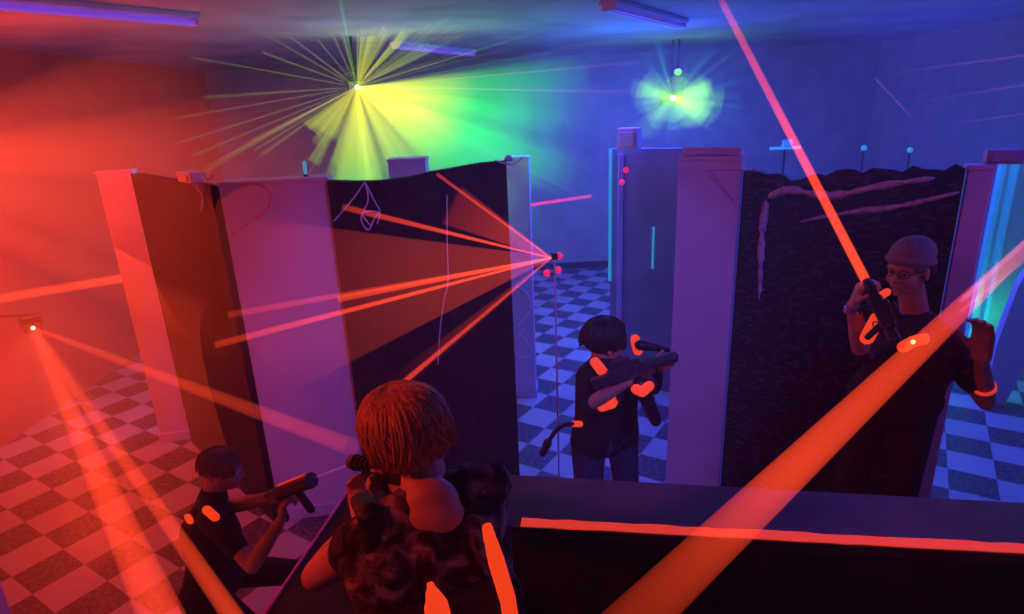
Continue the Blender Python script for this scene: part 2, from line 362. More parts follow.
string('hanging_cord', on([(712, 172), (725, 190), (735, 203), (746, 212)], lambda x: 3.84), .005, 'pinkstring', 'pink cord slanting across the tall lavender column near the film wall')
string('hanging_cord', on([(705, 171), (730, 170), (770, 171)], lambda x: 3.72), .004, 'pinkstring', 'pink cord stretched level from the tall lavender column over the film wall')
string('hanging_cord', on([(196, 185), (203, 198), (201, 212)], 4.1), .008, 'string', 'short violet cord scrap near the top of the left black board')
string('hanging_cord', on([(203, 172), (208, 180), (214, 174)], 4.15), .008, 'string', 'small violet cord loop on the top edge of the left black board')
def fg(x): return 3.80 - (x - 747) * .69 / 243 * 1.05 - .03
def splash(pxs, wd, label):
    pts = on(pxs, lambda x: fg(x) - .0); c = curve_pts(pts, 5); o0 = c[0]; mb = MB(); rr = random.Random(len(pxs)); n = len(c)
    nrm = V((-.57, -.82, 0)).normalized()
    prev = None
    for i, p in enumerate(c):
        t = (c[min(i + 1, n - 1)] - c[max(i - 1, 0)]).normalized(); sd = t.cross(nrm).normalized() * (wd * rr.uniform(.6, 1.6) if 0 < i < n - 1 else wd * .25)
        q = [mb.bm.verts.new(p - o0 + sd), mb.bm.verts.new(p - o0 + nrm * .006), mb.bm.verts.new(p - o0 - sd), mb.bm.verts.new(p - o0 - nrm * .004)]
        if prev:
            for k in range(4): mb.bm.faces.new((prev[k], prev[(k + 1) % 4], q[(k + 1) % 4], q[k]))
        else: mb.bm.faces.new(q)
        prev = q
    mb.bm.faces.new(list(reversed(prev)))
    o = mb.build('paint_splash', M['paintstroke'], bG, smooth=True); o.location = o0 - bG.location
    o['label'] = label
splash([(766, 200), (763, 225), (761, 250), (760, 290), (757, 330)], .016, 'upright pale paint drip')
splash([(759, 291), (775, 286), (790, 282), (802, 274)], .022, 'slanting pale paint smear')
splash([(756, 355), (753, 375), (752, 390)], .025, 'low blue paint blot')
splash([(768, 198), (790, 190), (830, 196), (880, 186), (935, 178)], .018, 'long thin paint streak near the top')
splash([(800, 222), (840, 214), (900, 206), (960, 192)], .014, 'second long paint streak')
splash([(805, 276), (850, 262), (890, 250)], .008, 'thin paint line')

# ------------------------------------------------------------------ spectator ledge (two parapets) and platform
zt = 1.85
def parapet(name, quad, label, tape=None):
    """quad: outer a, outer b, inner b, inner a (plan)"""
    c = V((sum(q[0] for q in quad) / 4, sum(q[1] for q in quad) / 4, 0)); root = empty(name, c[:])
    def ring(z, k=0): return [V((q[0], q[1], z)) - c for q in quad]
    mb = MB()
    lo = [mb.bm.verts.new(p) for p in ring(.0)]; hi = [mb.bm.verts.new(p) for p in ring(zt - .03)]
    mb.bm.faces.new(lo); mb.bm.faces.new(hi)
    for i in range(4): mb.bm.faces.new((lo[i], lo[(i + 1) % 4], hi[(i + 1) % 4], hi[i]))
    mb.build('wall_body', M['ledge_dark'], root)
    mb = MB(); lo = [mb.bm.verts.new(p) for p in ring(zt - .03)]; hi = [mb.bm.verts.new(p) for p in ring(zt)]
    mb.bm.faces.new(lo); mb.bm.faces.new(hi)
    for i in range(4): mb.bm.faces.new((lo[i], lo[(i + 1) % 4], hi[(i + 1) % 4], hi[i]))
    mb.build('top_board', M['ledge'], root)
    return tag(root, label, 'parapet')
P1 = V((-.50, 1.765)); 
def ext(a, b, t): return (a[0] + (b[0] - a[0]) * t, a[1] + (b[1] - a[1]) * t)
fa, fb_ = (-.023, 1.678), (1.385, 1.434); na, nb = (-.018, 1.426), (1.227, 1.237)
q1 = [ext(fa, fb_, -.34), ext(fa, fb_, 1.9), ext(na, nb, 2.15), ext(na, nb, -.18)]
parR = parapet('ledge_parapet', q1, 'dark waist high ledge across the lower right with an orange strip on its near edge')
MBt = MB(); a = V((*ext(na, nb, .012), zt + .003)); b = V((*ext(na, nb, 2.1), zt + .003)); d = (b - a).normalized(); n = V((-d.y, d.x, 0))
N_ = 60; prev = None; rr = random.Random(3)
for i in range(N_ + 1):
    p = a + (b - a) * (i / N_); w0 = rr.uniform(-.002, .002); w1 = .034 + rr.uniform(-.003, .003)
    q = [MBt.bm.verts.new(v - parR.location) for v in (p + n * w0, p + n * w1, p + n * w1 + V((0, 0, .003)), p + n * w0 + V((0, 0, .003)))]
    if prev:
        for k in range(4): MBt.bm.faces.new((prev[k], prev[(k + 1) % 4], q[(k + 1) % 4], q[k]))
    else: MBt.bm.faces.new(q)
    prev = q
MBt.bm.faces.new(prev); MBt.build('glow_tape', M['tape'], parR)
q2 = [(-.502, 1.76), (-.63, 1.0), (-.45, .97), (-.36, 1.73)]
q2 = [(-.502, 1.755), (-.72, .40), (-.50, .37), (-.30, 1.46), (-.27, 1.714)][:]
c = V((-.5, 1.1, 0)); parL = empty('ledge_parapet', c[:]); mb = MB()
for z0, z1, nm, mm in ((0, zt - .035, 'wall_body', 'ledge_dark'), (zt - .035, zt - .005, 'top_board', 'ledge_dark')):
    qq = [(-.504, 1.75), (-.73, .40), (-.52, .37), (-.30, 1.47)]
    mb = MB(); mb.prism([(x, y) for x, y in qq], z0, z1, lambda x, z, y: V((x, y, z)) - c); mb.build(nm, M[mm], parL)
MB().tube([V((-.506, 1.74, zt)) - c, V((-.735, .40, zt)) - c], .004, 6).build('edge_cord', M['pinkstring'], parL)
tag(parL, 'dark slanting ledge left of the boy with a pink outer edge', 'parapet')
struct('floor_platform', MB().box((1.0, -.35, .90), (3.0, 3.2, .1), .01), M['plat'])
# black riser on the maze floor
r = empty('black_riser', (1.75, 2.72, 0)); MB().box((0, 0, .29), (1.15, .62, .58), .01, -.5).build('carcass', M['ledge_dark'], r)
MB().box((0, 0, .59), (1.19, .66, .02), .004, -.5).build('top_deck', M['plat'], r); tag(r, 'low black riser the player in the beanie stands on', 'riser')

# ------------------------------------------------------------------ ceiling tubes (black lights)
def tube_fixture(a, b, label, em):
    a = V(a); b = V(b); d = b - a; L_ = d.length; root = empty('ceiling_tube_light', (a + b) / 2 + V((0, 0, .0)), math.atan2(d.y, d.x))
    MB().box((0, 0, -.02), (L_, .16, .04), .008).build('housing', M['lavender'], root)
    for s_ in (-1, 1): MB().box((s_ * (L_ / 2 - .02), 0, -.06), (.03, .12, .05), .006).build('end_holder', M['lavender'], root)
    for s_ in (-.03, .03):
        MB().cap((-L_ / 2 + .04, s_, -.065), .018, (L_ / 2 - .04, s_, -.065), .018).build('tube', em, root, smooth=True)
    return tag(root, label, 'light')
E_UV = mat('blacklight_tube', (.3, .2, .6), None, 5, .4, 0, emit=(.16, .05, .62), es=.8)
E_UVd = mat('blacklight_tube_dim', (.3, .2, .6), None, 5, .4, 0, emit=(.05, .03, .32), es=.8)
tube_fixture((-3.05, 4.0, HC), (-2.30, 5.16, HC), 'violet ceiling tube light at the top left corner', E_UV)
tube_fixture((-1.208, 7.7, HC), (-.40, 9.3, HC), 'violet ceiling tube light right above the left green laser', E_UV)
tube_fixture((.85, 5.30, HC), (1.84, 6.85, HC), 'faint violet ceiling tube light at the top centre', E_UVd)

# ------------------------------------------------------------------ laser projectors
def projector(p, aim, label, lensmat, s=1.0, hang='ceiling', wallx=None):
    root = empty('laser_projector', None, mw=frame(p, aim)); 
    MB().box((0, -.12 * s, 0), (.18 * s, .2 * s, .12 * s), .01).build('housing', M['metal'], root)
    MB().cap((0, -.02 * s, 0), .035 * s, (0, .0, 0), .035 * s, rnd=False, seg=20).build('lens_ring', M['metal'], root)
    MB().ell((0, .002, 0), (.022 * s, .01 * s, .022 * s)).build('lens', lensmat, root, smooth=True)
    y = MB(); y.cap((.1 * s, -.12 * s, 0), .012, (.1 * s, -.12 * s, .12 * s), .012, rnd=False); y.cap((-.1 * s, -.12 * s, 0), .012, (-.1 * s, -.12 * s, .12 * s), .012, rnd=False)
    y.box((0, -.12 * s, .125 * s), (.23 * s, .03, .012), .002); y.build('yoke', M['metal'], root)
    tag(root, label, 'laser projector')
    inv = root.matrix_basis.inverted()
    top = V(p) + (root.matrix_basis.to_3x3() @ V((0, -.12 * s, .125 * s)))
    if hang == 'ceiling': q = V((top.x, top.y, HC))
    elif hang == 'floor': top = V(p) + (root.matrix_basis.to_3x3() @ V((0, -.12 * s, -.05 * s))); q = V((top.x, top.y, 0))
    else: q = V((wallx, top.y, top.z))
    MB().cap(inv @ top, .014 if hang != 'floor' else .007, inv @ q, .014 if hang != 'floor' else .007, rnd=False).build('mount_pole', M['metal' if hang != 'floor' else 'lavender'], root)
    return root
def glowlens(name, c, s): return mat(name, c, None, 5, .3, 0, emit=c, es=s)
O1 = at(357, 87, 7.0); O2 = at(673, 98, 9.0); OL = at(33, 328, 5.6); OR = at(551, 258, 4.22)
projector(O1, V((.35, -1, -.25)), 'ceiling hung laser projector throwing yellow green rays', glowlens('lens_glow_yellow', (1, .95, .45), 6), 1.0)
projector(O2, V((-.1, -1, 0)), 'ceiling hung laser projector with a green cyan starburst', glowlens('lens_glow_white', (1, 1, .8), 8), 1.6)
projector(OL, V((.75, -.9, -.1)), 'red laser projector on the left wall aiming at the floor', glowlens('lens_glow_orange', (1, .45, .15), 8), .8, 'wall', XL)
projector(OR, V((-.9, -.3, .0)), 'red laser projector on a stand in the blue opening, fanning left', glowlens('lens_glow_pink', (1, .03, .12), 1.2), .22, 'floor')
M['reddot'] = mat('red_lamp_glass', (.8, .05, .1), None, 5, .3, 0, emit=(.85, .015, .10), es=1.0)
for px, py, lab in ((559, 256, 'upper right pink dot lamp by the red laser fan'), (547, 273, 'lower left pink dot lamp by the red laser fan'), (558, 270, 'lower right pink dot lamp by the red laser fan')):
    p = at(px, py, 4.3); r = empty('dot_lamp', p); MB().ell((0, 0, 0), (.026,) * 3).build('globe', M['reddot'], r, smooth=True)
    MB().cap((0, .0, 0), .004, V((OR.x + .02, OR.y + .03, p.z)) - p, .004, rnd=False).build('arm', M['metal'], r); tag(r, lab, 'lamp')
for px, py, lab in ((626, 170, 'upper pink dot lamp on the cyan edged board'), (622, 182, 'lower pink dot lamp on the cyan edged board')):
    p = at(px, py, 6.05); r = empty('dot_lamp', p); MB().ell((0, 0, 0), (.028,) * 3).build('globe', M['reddot'], r, smooth=True)
    MB().cap((0, .0, 0), .01, (0, .12, 0), .012, rnd=False).build('base', M['metal'], r); tag(r, lab, 'lamp')

# ------------------------------------------------------------------ beams
RED = (1, .060, .015); 
def beam(p0, r0, p1, r1, label, s0=.8, s1=.8, col=RED, k=1.0, flat=None, curve=None, name='laser_light', L_=None):
    p0 = V(p0); p1 = V(p1); L0 = (p1 - p0).length
    mb = MB(); d = p1 - p0
    n = 14; z = d.normalized(); x = z.orthogonal().normalized()
    if flat: x = (V(flat[0]) - z * V(flat[0]).dot(z)).normalized()
    y = z.cross(x); fr = flat[1] if flat else 1; seg = 28; rings = []
    for i in range(n + 1):
        t = i / n; r_ = r0 + (r1 - r0) * t
        rings.append([mb.bm.verts.new(d * t + (x * math.cos(a) + y * math.sin(a) * fr) * r_) for a in [2 * math.pi * j / seg for j in range(seg)]])
    for a, b in zip(rings, rings[1:]):
        for i in range(seg): mb.bm.faces.new((a[i], a[(i + 1) % seg], b[(i + 1) % seg], b[i]))
    m = beam_mat('beam_light', col, s0, s1, L_ or L0, k, curve=curve)
    o = mb.build(name, m, smooth=True); o.location = p0
    o.visible_shadow = True
    return tag(o, label, 'laser beam')
HB = .5
# left projector
beam(OL, .02, at(352, 447, 2.9), .05, 'red beam from the left projector crossing the wide lavender column', .6, .16)
beam(OL, .03, at(176, 650, 1.9), .085, 'soft broad red beam dropping steeply from the left projector', .75, .6, k=1.1)
beam(OL, .03, at(252, 644, 1.45), .03, 'bright red beam dropping from the left projector past the crouched shooter', .6, .5)
beam(OL, .03, at(30, 560, 2.6), .75, 'wide red cone of light filling the lower left edge', .42, .02, k=1.3)
beam(OL, .03, at(140, 560, 2.6), .30, 'faint red cone between the two steep left beams', .40, .04, k=1.2)
beam(at(-40, 305, 5.5), .045, at(124, 278, 5.62), .045, 'level red beam ending behind the narrow left column', .4, .4)
# right projector fan
beam(OR, .006, at(437, 174, 3.85), .012, 'upper edge ray of the red fan', .5, .22)
beam(OR, .006, at(452, 205, 3.8), .13, 'thin upper sheet of the red fan', .30, .06, flat=((-.3, -.3, 1), .15))
beam(OR, .006, at(343, 207, 3.5), .020, 'second ray of the red fan crossing the tall black board', .9, .16)
beam(OR, .008, at(338, 299, 3.5), .022, 'third ray of the red fan, thick and orange', .8, .28)
beam(OR, .006, at(215, 345, 3.3), .022, 'fourth ray of the red fan reaching the wide lavender column', .9, .14)
beam(OR, .006, at(228, 315, 3.4), .022, 'faint ray of the red fan ending on the wide column', .35, .10)
beam(OR, .008, at(228, 318, 3.35), .62, 'broad orange sheet of the red fan over the black board', .19, .0, k=1.7, col=(1, .075, .02), flat=((.0, .0, 1), .10))
beam(OR, .006, at(392, 392, 1.75), .010, 'lowest ray of the red fan reaching down to the boy', .9, .6)
beam(OR, .006, at(394, 386, 1.6), .03, 'dim wide ray of the red fan just above the lowest one', .5, .0)
# beam of the gun held by the player in the beanie, and the big beam
PG = at(866, 281, 2.42)
beam(PG, .019, at(722, 2, 4.5), .022, 'straight red beam rising from the gun of the player in the beanie', .8, .22, k=.6, curve=[(0, 1), (.38, .95), (.55, .55), (1, .28)])
beam(at(706, -30, 4.6), .02, at(855, 262, 2.8), .014, 'faint twin of the rising red beam', .09, .02)
BS = at(1075, 200, 3.4); BE = at(585, 668, .62); BW = BS + (BS - BE) * ((XR - .1 - BS.x) / (BS.x - BE.x))
beam(BW, .012, BE, .036, 'big red beam slanting from the right edge down to the bottom', .66, .66, k=.6, curve=[(0, .5), (.5, .6), (.68, .75), (.78, 1), (.93, .8), (.965, .38), (1, .12)])
bpy.data.objects[[o.name for o in bpy.data.objects if o.get('label', '').startswith('big red beam')][0]].data.materials[0].cycles.emission_sampling = 'FRONT_BACK'
beam(at(1075, 196, 3.4), .012, at(962, 300, 2.2), .010, 'white pink core of the big beam beside the raised hand', .38, .3, col=(1, .35, .8))
beam(at(1060, 233, 3.3), .008, at(960, 312, 2.2), .006, 'thin pink ray under the big beam', .5, .3, col=(1, .1, .4))
beam(at(530, 205, 7.5), .022, at(591, 196, 8.2), .022, 'short pink beam in the blue opening', .6, .6, col=(1, .02, .12))
beam(at(540, 484, 1.65), .004, at(700, 545, 1.45), .006, 'faint dim red ray low over the ledge', .12, .05)
beam(at(316, 477, 2.28), .005, at(350, 464, 1.75), .004, 'thin pink ray from the long pistol towards the boy', .5, .4, col=(1, .12, .35))
beam(at(875, 78, 9), .01, at(912, 118, 9.5), .012, 'short faint violet streak at the upper right', .15, .1, col=(.8, .1, .4))
for i, (a, b) in enumerate((((900, 72), (1080, 48)), ((930, 100), (1080, 76)), ((950, 124), (1080, 106)))):
    beam(at(*a, 8), .012, at(*b, 6.5), .014, ('upper', 'middle', 'lower')[i] + ' of three faint violet rays at the upper right edge', .02, .10, col=(.7, .08, .35))
# red wash lamp high on the left wall, glowing cones added as its red haze
OP = V((XL + .25, 4.6, 2.75))
beam(OP, .05, OP + V((3.6, .6, -.9)), 1.5, 'huge soft red cone of the wash lamp over the left side', .56, .0, k=1.5, curve=[(0, 1), (.4, .75), (.75, .25), (1, 0)])
beam(OP, .05, OP + V((3.0, -1.2, -2.3)), 1.3, 'soft red cone of the wash lamp falling towards the left floor', .5, .0, k=1.5, curve=[(0, 1), (.45, .7), (.8, .25), (1, 0)])
beam(OP, .05, OP + V((2.6, .9, .35)), .75, 'soft red cone of the wash lamp towards the ceiling', .34, .0, k=1.5, curve=[(0, 1), (.4, .7), (1, 0)])
root = empty('wash_lamp', None, mw=frame(OP, V((1, .0, -.4)))); mb = MB(); mb.cap((0, -.2, 0), .07, (0, 0, 0), .09, 20, False); mb.build('can', M['metal'], root)
MB().ell((0, .0, 0), (.075, .015, .075)).build('lens', glowlens('red_wash_glass', (1, .05, .02), 3), root, smooth=True); inv = root.matrix_basis.inverted()
MB().cap(inv @ (OP - V((.12, 0, -.03))), .02, inv @ V((XL, 4.6, OP.z + .1)), .02, rnd=False).build('bracket', M['metal'], root); tag(root, 'red wash lamp on the left wall above the left projector', 'lamp')
# green light
def burst(O, dirs, label, col, col2, s, L_, curve, name='laser_rays', k=1.0):
    mb = MB()
    for d, L0, ra, rb in dirs: mb.cap(d * .03, ra, d * L0, rb, seg=10, rnd=False)
    bm = mb.bm
    bmesh.ops.delete(bm, geom=[f for f in bm.faces if len(f.verts) > 4], context='FACES_ONLY')
    m = beam_mat(name + '_light', col, s, 0, L_, k, col2, curve)
    o = mb.build(name, m, smooth=True); o.location = O
    return tag(o, label, 'laser rays', kind='stuff')
def dir_px(O, px, py, y): return (at(px, py, y) - O).normalized()
rr = random.Random(11); D = []
for i in range(95):   # thin rays, mostly to the right and down
    a = rr.gauss(.15, .75) if rr.random() < .72 else rr.uniform(-math.pi, math.pi)
    d = (Rt * math.cos(a) - Up * math.sin(a) - V((0, 1, 0)) * rr.uniform(-.2, 1.3)).normalized()
    D.append((d, rr.uniform(1.2, 4.2) * (1 if abs(a) < 1.2 else .6), .002, rr.uniform(.008, .022)))
burst(O1, D, 'thin yellow green rays spraying out of the left ceiling projector', (.75, .9, .03), (.02, .45, .10), .16, 3.6, [(0, 1), (.12, .75), (.4, .35), (1, 0)])
D = []
for i in range(64):   # broad soft shafts
    a = rr.uniform(-.16, 1.25) if i % 2 else rr.uniform(-.1, .7); d = (Rt * math.cos(a) - Up * math.sin(a) - V((0, 1, 0)) * rr.uniform(.0, .6)).normalized()
    D.append((d, rr.uniform(1.7, 2.7) * (1.1 - .25 * abs(a - .3)), .004, rr.uniform(.14, .30)))
for i in range(14):
    a = rr.uniform(1.25, 1.75); d = (Rt * math.cos(a) - Up * math.sin(a) - V((0, 1, 0)) * rr.uniform(.0, .6)).normalized()
    D.append((d, rr.uniform(1.1, 1.5), .004, rr.uniform(.1, .2)))
for i in range(16):
    a = rr.uniform(1.7, 2.6) * rr.choice((-1, 1)) if i % 2 else rr.uniform(-1.7, -.3); d = (Rt * math.cos(a) - Up * math.sin(a) - V((0, 1, 0)) * rr.uniform(.0, .6)).normalized()
    D.append((d, rr.uniform(.6, 1.0), .004, rr.uniform(.05, .12)))
burst(O1, D, 'broad yellow green shafts of light right of the left ceiling projector', (.70, .62, .006), (.004, .40, .02), .21, 2.7, [(0, 1), (.35, .8), (.65, .42), (1, 0)], k=1.2)

beam(O1, .006, at(338, -12, 4.1), .012, 'green ray shooting up from the left ceiling projector', .8, .35, col=(.02, .7, .05))
for px, py, y, s_ in ((200, 170, 6.0, .5), (232, 150, 6.0, .35), (268, 20, 6.4, .3), (240, 20, 6.0, .25)):
    beam(O1, .004, at(px, py, y), .012, 'long pale ray to the ' + {170: 'lower left from the left green laser, the longest one', 150: 'left and slightly down from the left green laser', 20: 'upper left from the left green laser'}[py] + (' , nearer the top edge' if px == 268 else ''), s_, .0, col=(.5, .45, .08))
for (px, py), s_ in (((640, 62), .22), ((630, 92), .22), ((600, 205), .16), ((560, 195), .16), ((700, 25), .12)):
    beam(O1, .004, at(px, py, 6.2), .015, 'thin ray from the left green laser to the right, ' + {62: 'level and violet, upper', 92: 'level and violet, lower', 205: 'falling into the blue opening', 195: 'falling steeply over the slim column', 25: 'climbing to the ceiling'}[py], s_, .04, col=(.10, .30, .35) if py > 100 or py == 25 else (.5, .08, .4))
D = []
for i in range(80):
    a = rr.uniform(-math.pi, math.pi); d = (Rt * math.cos(a) - Up * math.sin(a) - V((0, 1, 0)) * rr.uniform(.1, 2.2)).normalized()
    D.append((d, rr.uniform(.7, 1.25), .004, rr.uniform(.02, .06)))
burst(O2, D, 'green and cyan starburst around the right ceiling projector', (.10, .60, .06), (.0, .30, .42), .14, 1.3, [(0, 1), (.3, .6), (.62, .25), (1, 0)], k=1.0)
D = []
for i in range(46):
    a = rr.uniform(-math.pi, math.pi); d = (Rt * math.cos(a) - Up * (math.sin(a) * .55 + .18) - V((0, 1, 0)) * rr.uniform(.0, .9)).normalized()
    D.append((d, rr.uniform(.30, .62) * (1.15 if abs(math.cos(a)) > .6 else .9), .03, rr.uniform(.10, .17)))
burst(O2, D, 'dense green glow of short shafts at the right ceiling projector', (.22, .62, .012), (.14, .52, .010), .30, .8, [(0, 1), (.7, .8), (.95, .3), (1, 0)], k=1.2)
p = at(678, 72, 9.0); r = empty('glow_blob', p); MB().ell((0, 0, 0), (.055, .04, .045)).build('globe', glowlens('green_glow', (.25, .75, .05), 1.0), r, smooth=True)  # overexposed green glow, built as an added globe on a rod
MB().cap((0, 0, 0), .012, (0, 0, HC - p.z), .012, rnd=False).build('rod', M['metal'], r); tag(r, 'small green glow right above the starburst projector, added as a globe', 'lamp')
for px, py, lab in ((593, 299, 'brighter green light spot on the floor beyond the opening'), (594, 308, 'lower dim green light spot on the floor beyond the opening')): pass

# ------------------------------------------------------------------ people
def hand(mb, wr, d, pn, side, s=1, curl=50, spread=.0195, thumb=35):
    """wr wrist, d pointing direction, pn palm normal (towards which fingers close), side: thumb side vector"""
    d = V(d).normalized(); pn = V(pn); pn = (pn - d * pn.dot(d)).normalized(); sd = d.cross(pn).normalized()
    if sd.dot(V(side)) < 0: sd = -sd
    wr = V(wr); pl = .085 * s
    for k in (-1.2, -.4, .4, 1.2):
        mb.cap(wr + sd * k * .012 * s, .017 * s, wr + d * pl * (.95 + .03 * (k > -1)) + sd * k * .0185 * s, .0125 * s, 10)
    Ls = {1.5: (.040, .025, .02), .5: (.045, .029, .022), -.5: (.041, .027, .021), -1.5: (.032, .021, .018)}
    for k, ls in Ls.items():
        p = wr + d * pl + sd * k * spread * .78 * s; ax = d.cross(pn).normalized(); ang = 0
        dd = (d + sd * k * .03).normalized(); r = .0095 * s
        for j, l in enumerate(ls):
            ang = math.radians(curl * (.7 if j == 0 else 1.0)); q = Quaternion(ax, ang); dd = q @ dd
            p2 = p + dd * l * s; mb.cap(p, r, p2, r * .9, 8); p = p2; r *= .9
    p = wr + d * pl * .25 + sd * .022 * s; dd = (d * math.cos(math.radians(thumb)) + sd * math.sin(math.radians(thumb)) + pn * .25).normalized(); r = .0125 * s
    for j, l in enumerate((.04, .032, .026)):
        p2 = p + dd * l * s; mb.cap(p, r, p2, r * .88, 8); p = p2; r *= .88; dd = (dd + pn * .35 - sd * .12 + d * .1).normalized()
def head(mb, C, R_, s=1):
    """C centre, R_ 3x3 with columns right, forward, up"""
    T = lambda x, y, z: V(C) + R_ @ (V((x, y, z)) * s)
    E_ = lambda c, r: mb.ell(T(*c), [q * s for q in r], R_)
    E_((0, -.012, .028), (.074, .094, .084)); E_((0, .026, -.03), (.060, .064, .082)); E_((0, .045, -.078), (.040, .040, .030))
    E_((0, .078, -.094), (.018, .014, .014)); mb.cap(T(0, .088, .004), .008 * s, T(0, .110, -.030), .0125 * s, 10)
    for q in (-1, 1):
        E_((q * .034, .055, -.035), (.026, .028, .026)); E_((q * .012, .100, -.034), (.008, .009, .007))
        mb.cap(T(q * .012, .086, .022), .010 * s, T(q * .046, .070, .020), .009 * s, 8)
        E_((q * .076, -.008, -.018), (.009, .019, .031)); mb.cap(T(q * .080, -.018, .005), .006 * s, T(q * .078, -.006, -.042), .007 * s, 8)
    mb.cap(T(-.020, .086, -.060), .0065 * s, T(.020, .086, -.060), .0065 * s, 8); mb.cap(T(-.015, .086, -.071), .007 * s, T(.015, .086, -.071), .007 * s, 8)
def face_bits(C, R_, s, body):
    T = lambda x, y, z: V(C) + R_ @ (V((x, y, z)) * s)
    for q in (-1, 1):
        e = MB(); e.ell(T(q * .030, .076, .002), [.0125 * s] * 3, R_); e = e.build('eye', M['eye'], body, True, True)
        i = MB(); i.ell(T(q * .030, .087, .002), [.006 * s, .003 * s, .006 * s], R_); i.build('iris', M['iris'], e, False, True)
    m = MB(); m.cap(T(-.019, .0915, -.065), .0035 * s, T(.019, .0915, -.065), .0035 * s, 8); m.build('lips', M['lips'], body, True, True)
def torso(mb, P, s, g=0):
    sl, sr, hl, hr, nk = P['shL'], P['shR'], P['hipL'], P['hipR'], P['neck']
    ch = (sl + sr) / 2; pv = (hl + hr) / 2; dn = (pv - ch)
    a, b = sl.lerp(ch, .42) + dn * .16, sr.lerp(ch, .42) + dn * .16
    for p, h in ((a, hl), (b, hr)):
        mid = p.lerp(h, .55).lerp(ch.lerp(pv, .6), .12)
        mb.cap(p, (.098 + g) * s, mid, (.088 + g) * s); mb.cap(mid, (.088 + g) * s, h.lerp(pv, .12) , (.098 + g) * s)
    mb.cap(ch + dn * .14, (.10 + g) * s, pv, (.10 + g) * s)
    mb.cap(sl.lerp(ch, .1), (.054 + g) * s, nk.lerp(ch, .15), (.058 + g) * s); mb.cap(sr.lerp(ch, .1), (.054 + g) * s, nk.lerp(ch, .15), (.058 + g) * s)
def arm(mb, P, sd, s, g=0, t=1.0, low=False):
    a, b, c = P['sh' + sd], P['el' + sd], P['wr' + sd]
    mb.cap(a, (.050 + g) * s, a.lerp(b, t if not low else 1), (.038 + g) * s + (1 - t) * .01 * s)
    if t >= 1: mb.cap(b, (.038 + g) * s, b.lerp(c, .35), (.040 + g) * s); mb.cap(b.lerp(c, .35), (.040 + g) * s, c, (.026 + g) * s)
def legs(mb, P, s, g=0):
    for q in 'LR':
        a, b, c = P['hip' + q], P['kn' + q], P['an' + q]
        mb.cap(a, (.088 + g) * s, b, (.058 + g) * s); mb.cap(b, (.058 + g) * s, b.lerp(c, .35), (.057 + g) * s); mb.cap(b.lerp(c, .35), (.057 + g) * s, c, (.038 + g) * s)
def person(P, HC_, HR, s, label, hands, voxel=.006, extra=()):
    mb = MB(); head(mb, HC_, HR, s * 1.0)
    base = V(HC_) + HR @ V((0, -.025, -.06)) * s
    mb.cap(base, .054 * s, P['neck'], .060 * s)
    torso(mb, P, s); arm(mb, P, 'L', s); arm(mb, P, 'R', s); legs(mb, P, s)
    for q in 'LR':
        f = P['toe' + q]; mb.cap(P['an' + q] + V((0, 0, -.03)), .034 * s, f, .026 * s)
    for h in hands: hand(mb, *h)
    for c_, r_ in extra: mb.ell(c_, r_)
    mb2 = mb; o = mb2.blob('person', M['skin'], voxel, None, 3)
    o['label'] = label; o['category'] = 'person'; return o
def shoes(P, s, body, m='shoe'):
    for q in 'LR':
        a = P['an' + q]; f = P['toe' + q]; mb = MB(); mb.cap(V((a.x, a.y, f.z + .012)) - (f - a).normalized() * .02, .044 * s, f + V((0, 0, .012)), .040 * s)
        mb.cap(a + V((0, 0, -.02)), .044 * s, V((a.x, a.y, f.z + .02)), .046 * s); mb.blob('shoe', M[m], .008, body, 2)
def Rm(fwd, up=(0, 0, 1)):
    m = frame((0, 0, 0), fwd, up).to_3x3(); return m
def patch(pts, r, body, name='glow_patch', nrm=None, m='patch', thick=.35, tip=1.0):
    """flattened curved pad along pts"""
    mb = MB(); n = V(nrm).normalized()
    pp = [V(p) for p in pts]
    for k, (a, b) in enumerate(zip(pp, pp[1:])):
        z = (b - a).normalized(); sdv = z.cross(n).normalized()
        mb.cap(a, r * (tip if k == 0 else 1), b, r, 14, True, (sdv, thick))
    return mb.blob(name, M[m], max(r * .16, .0035), body, 2)

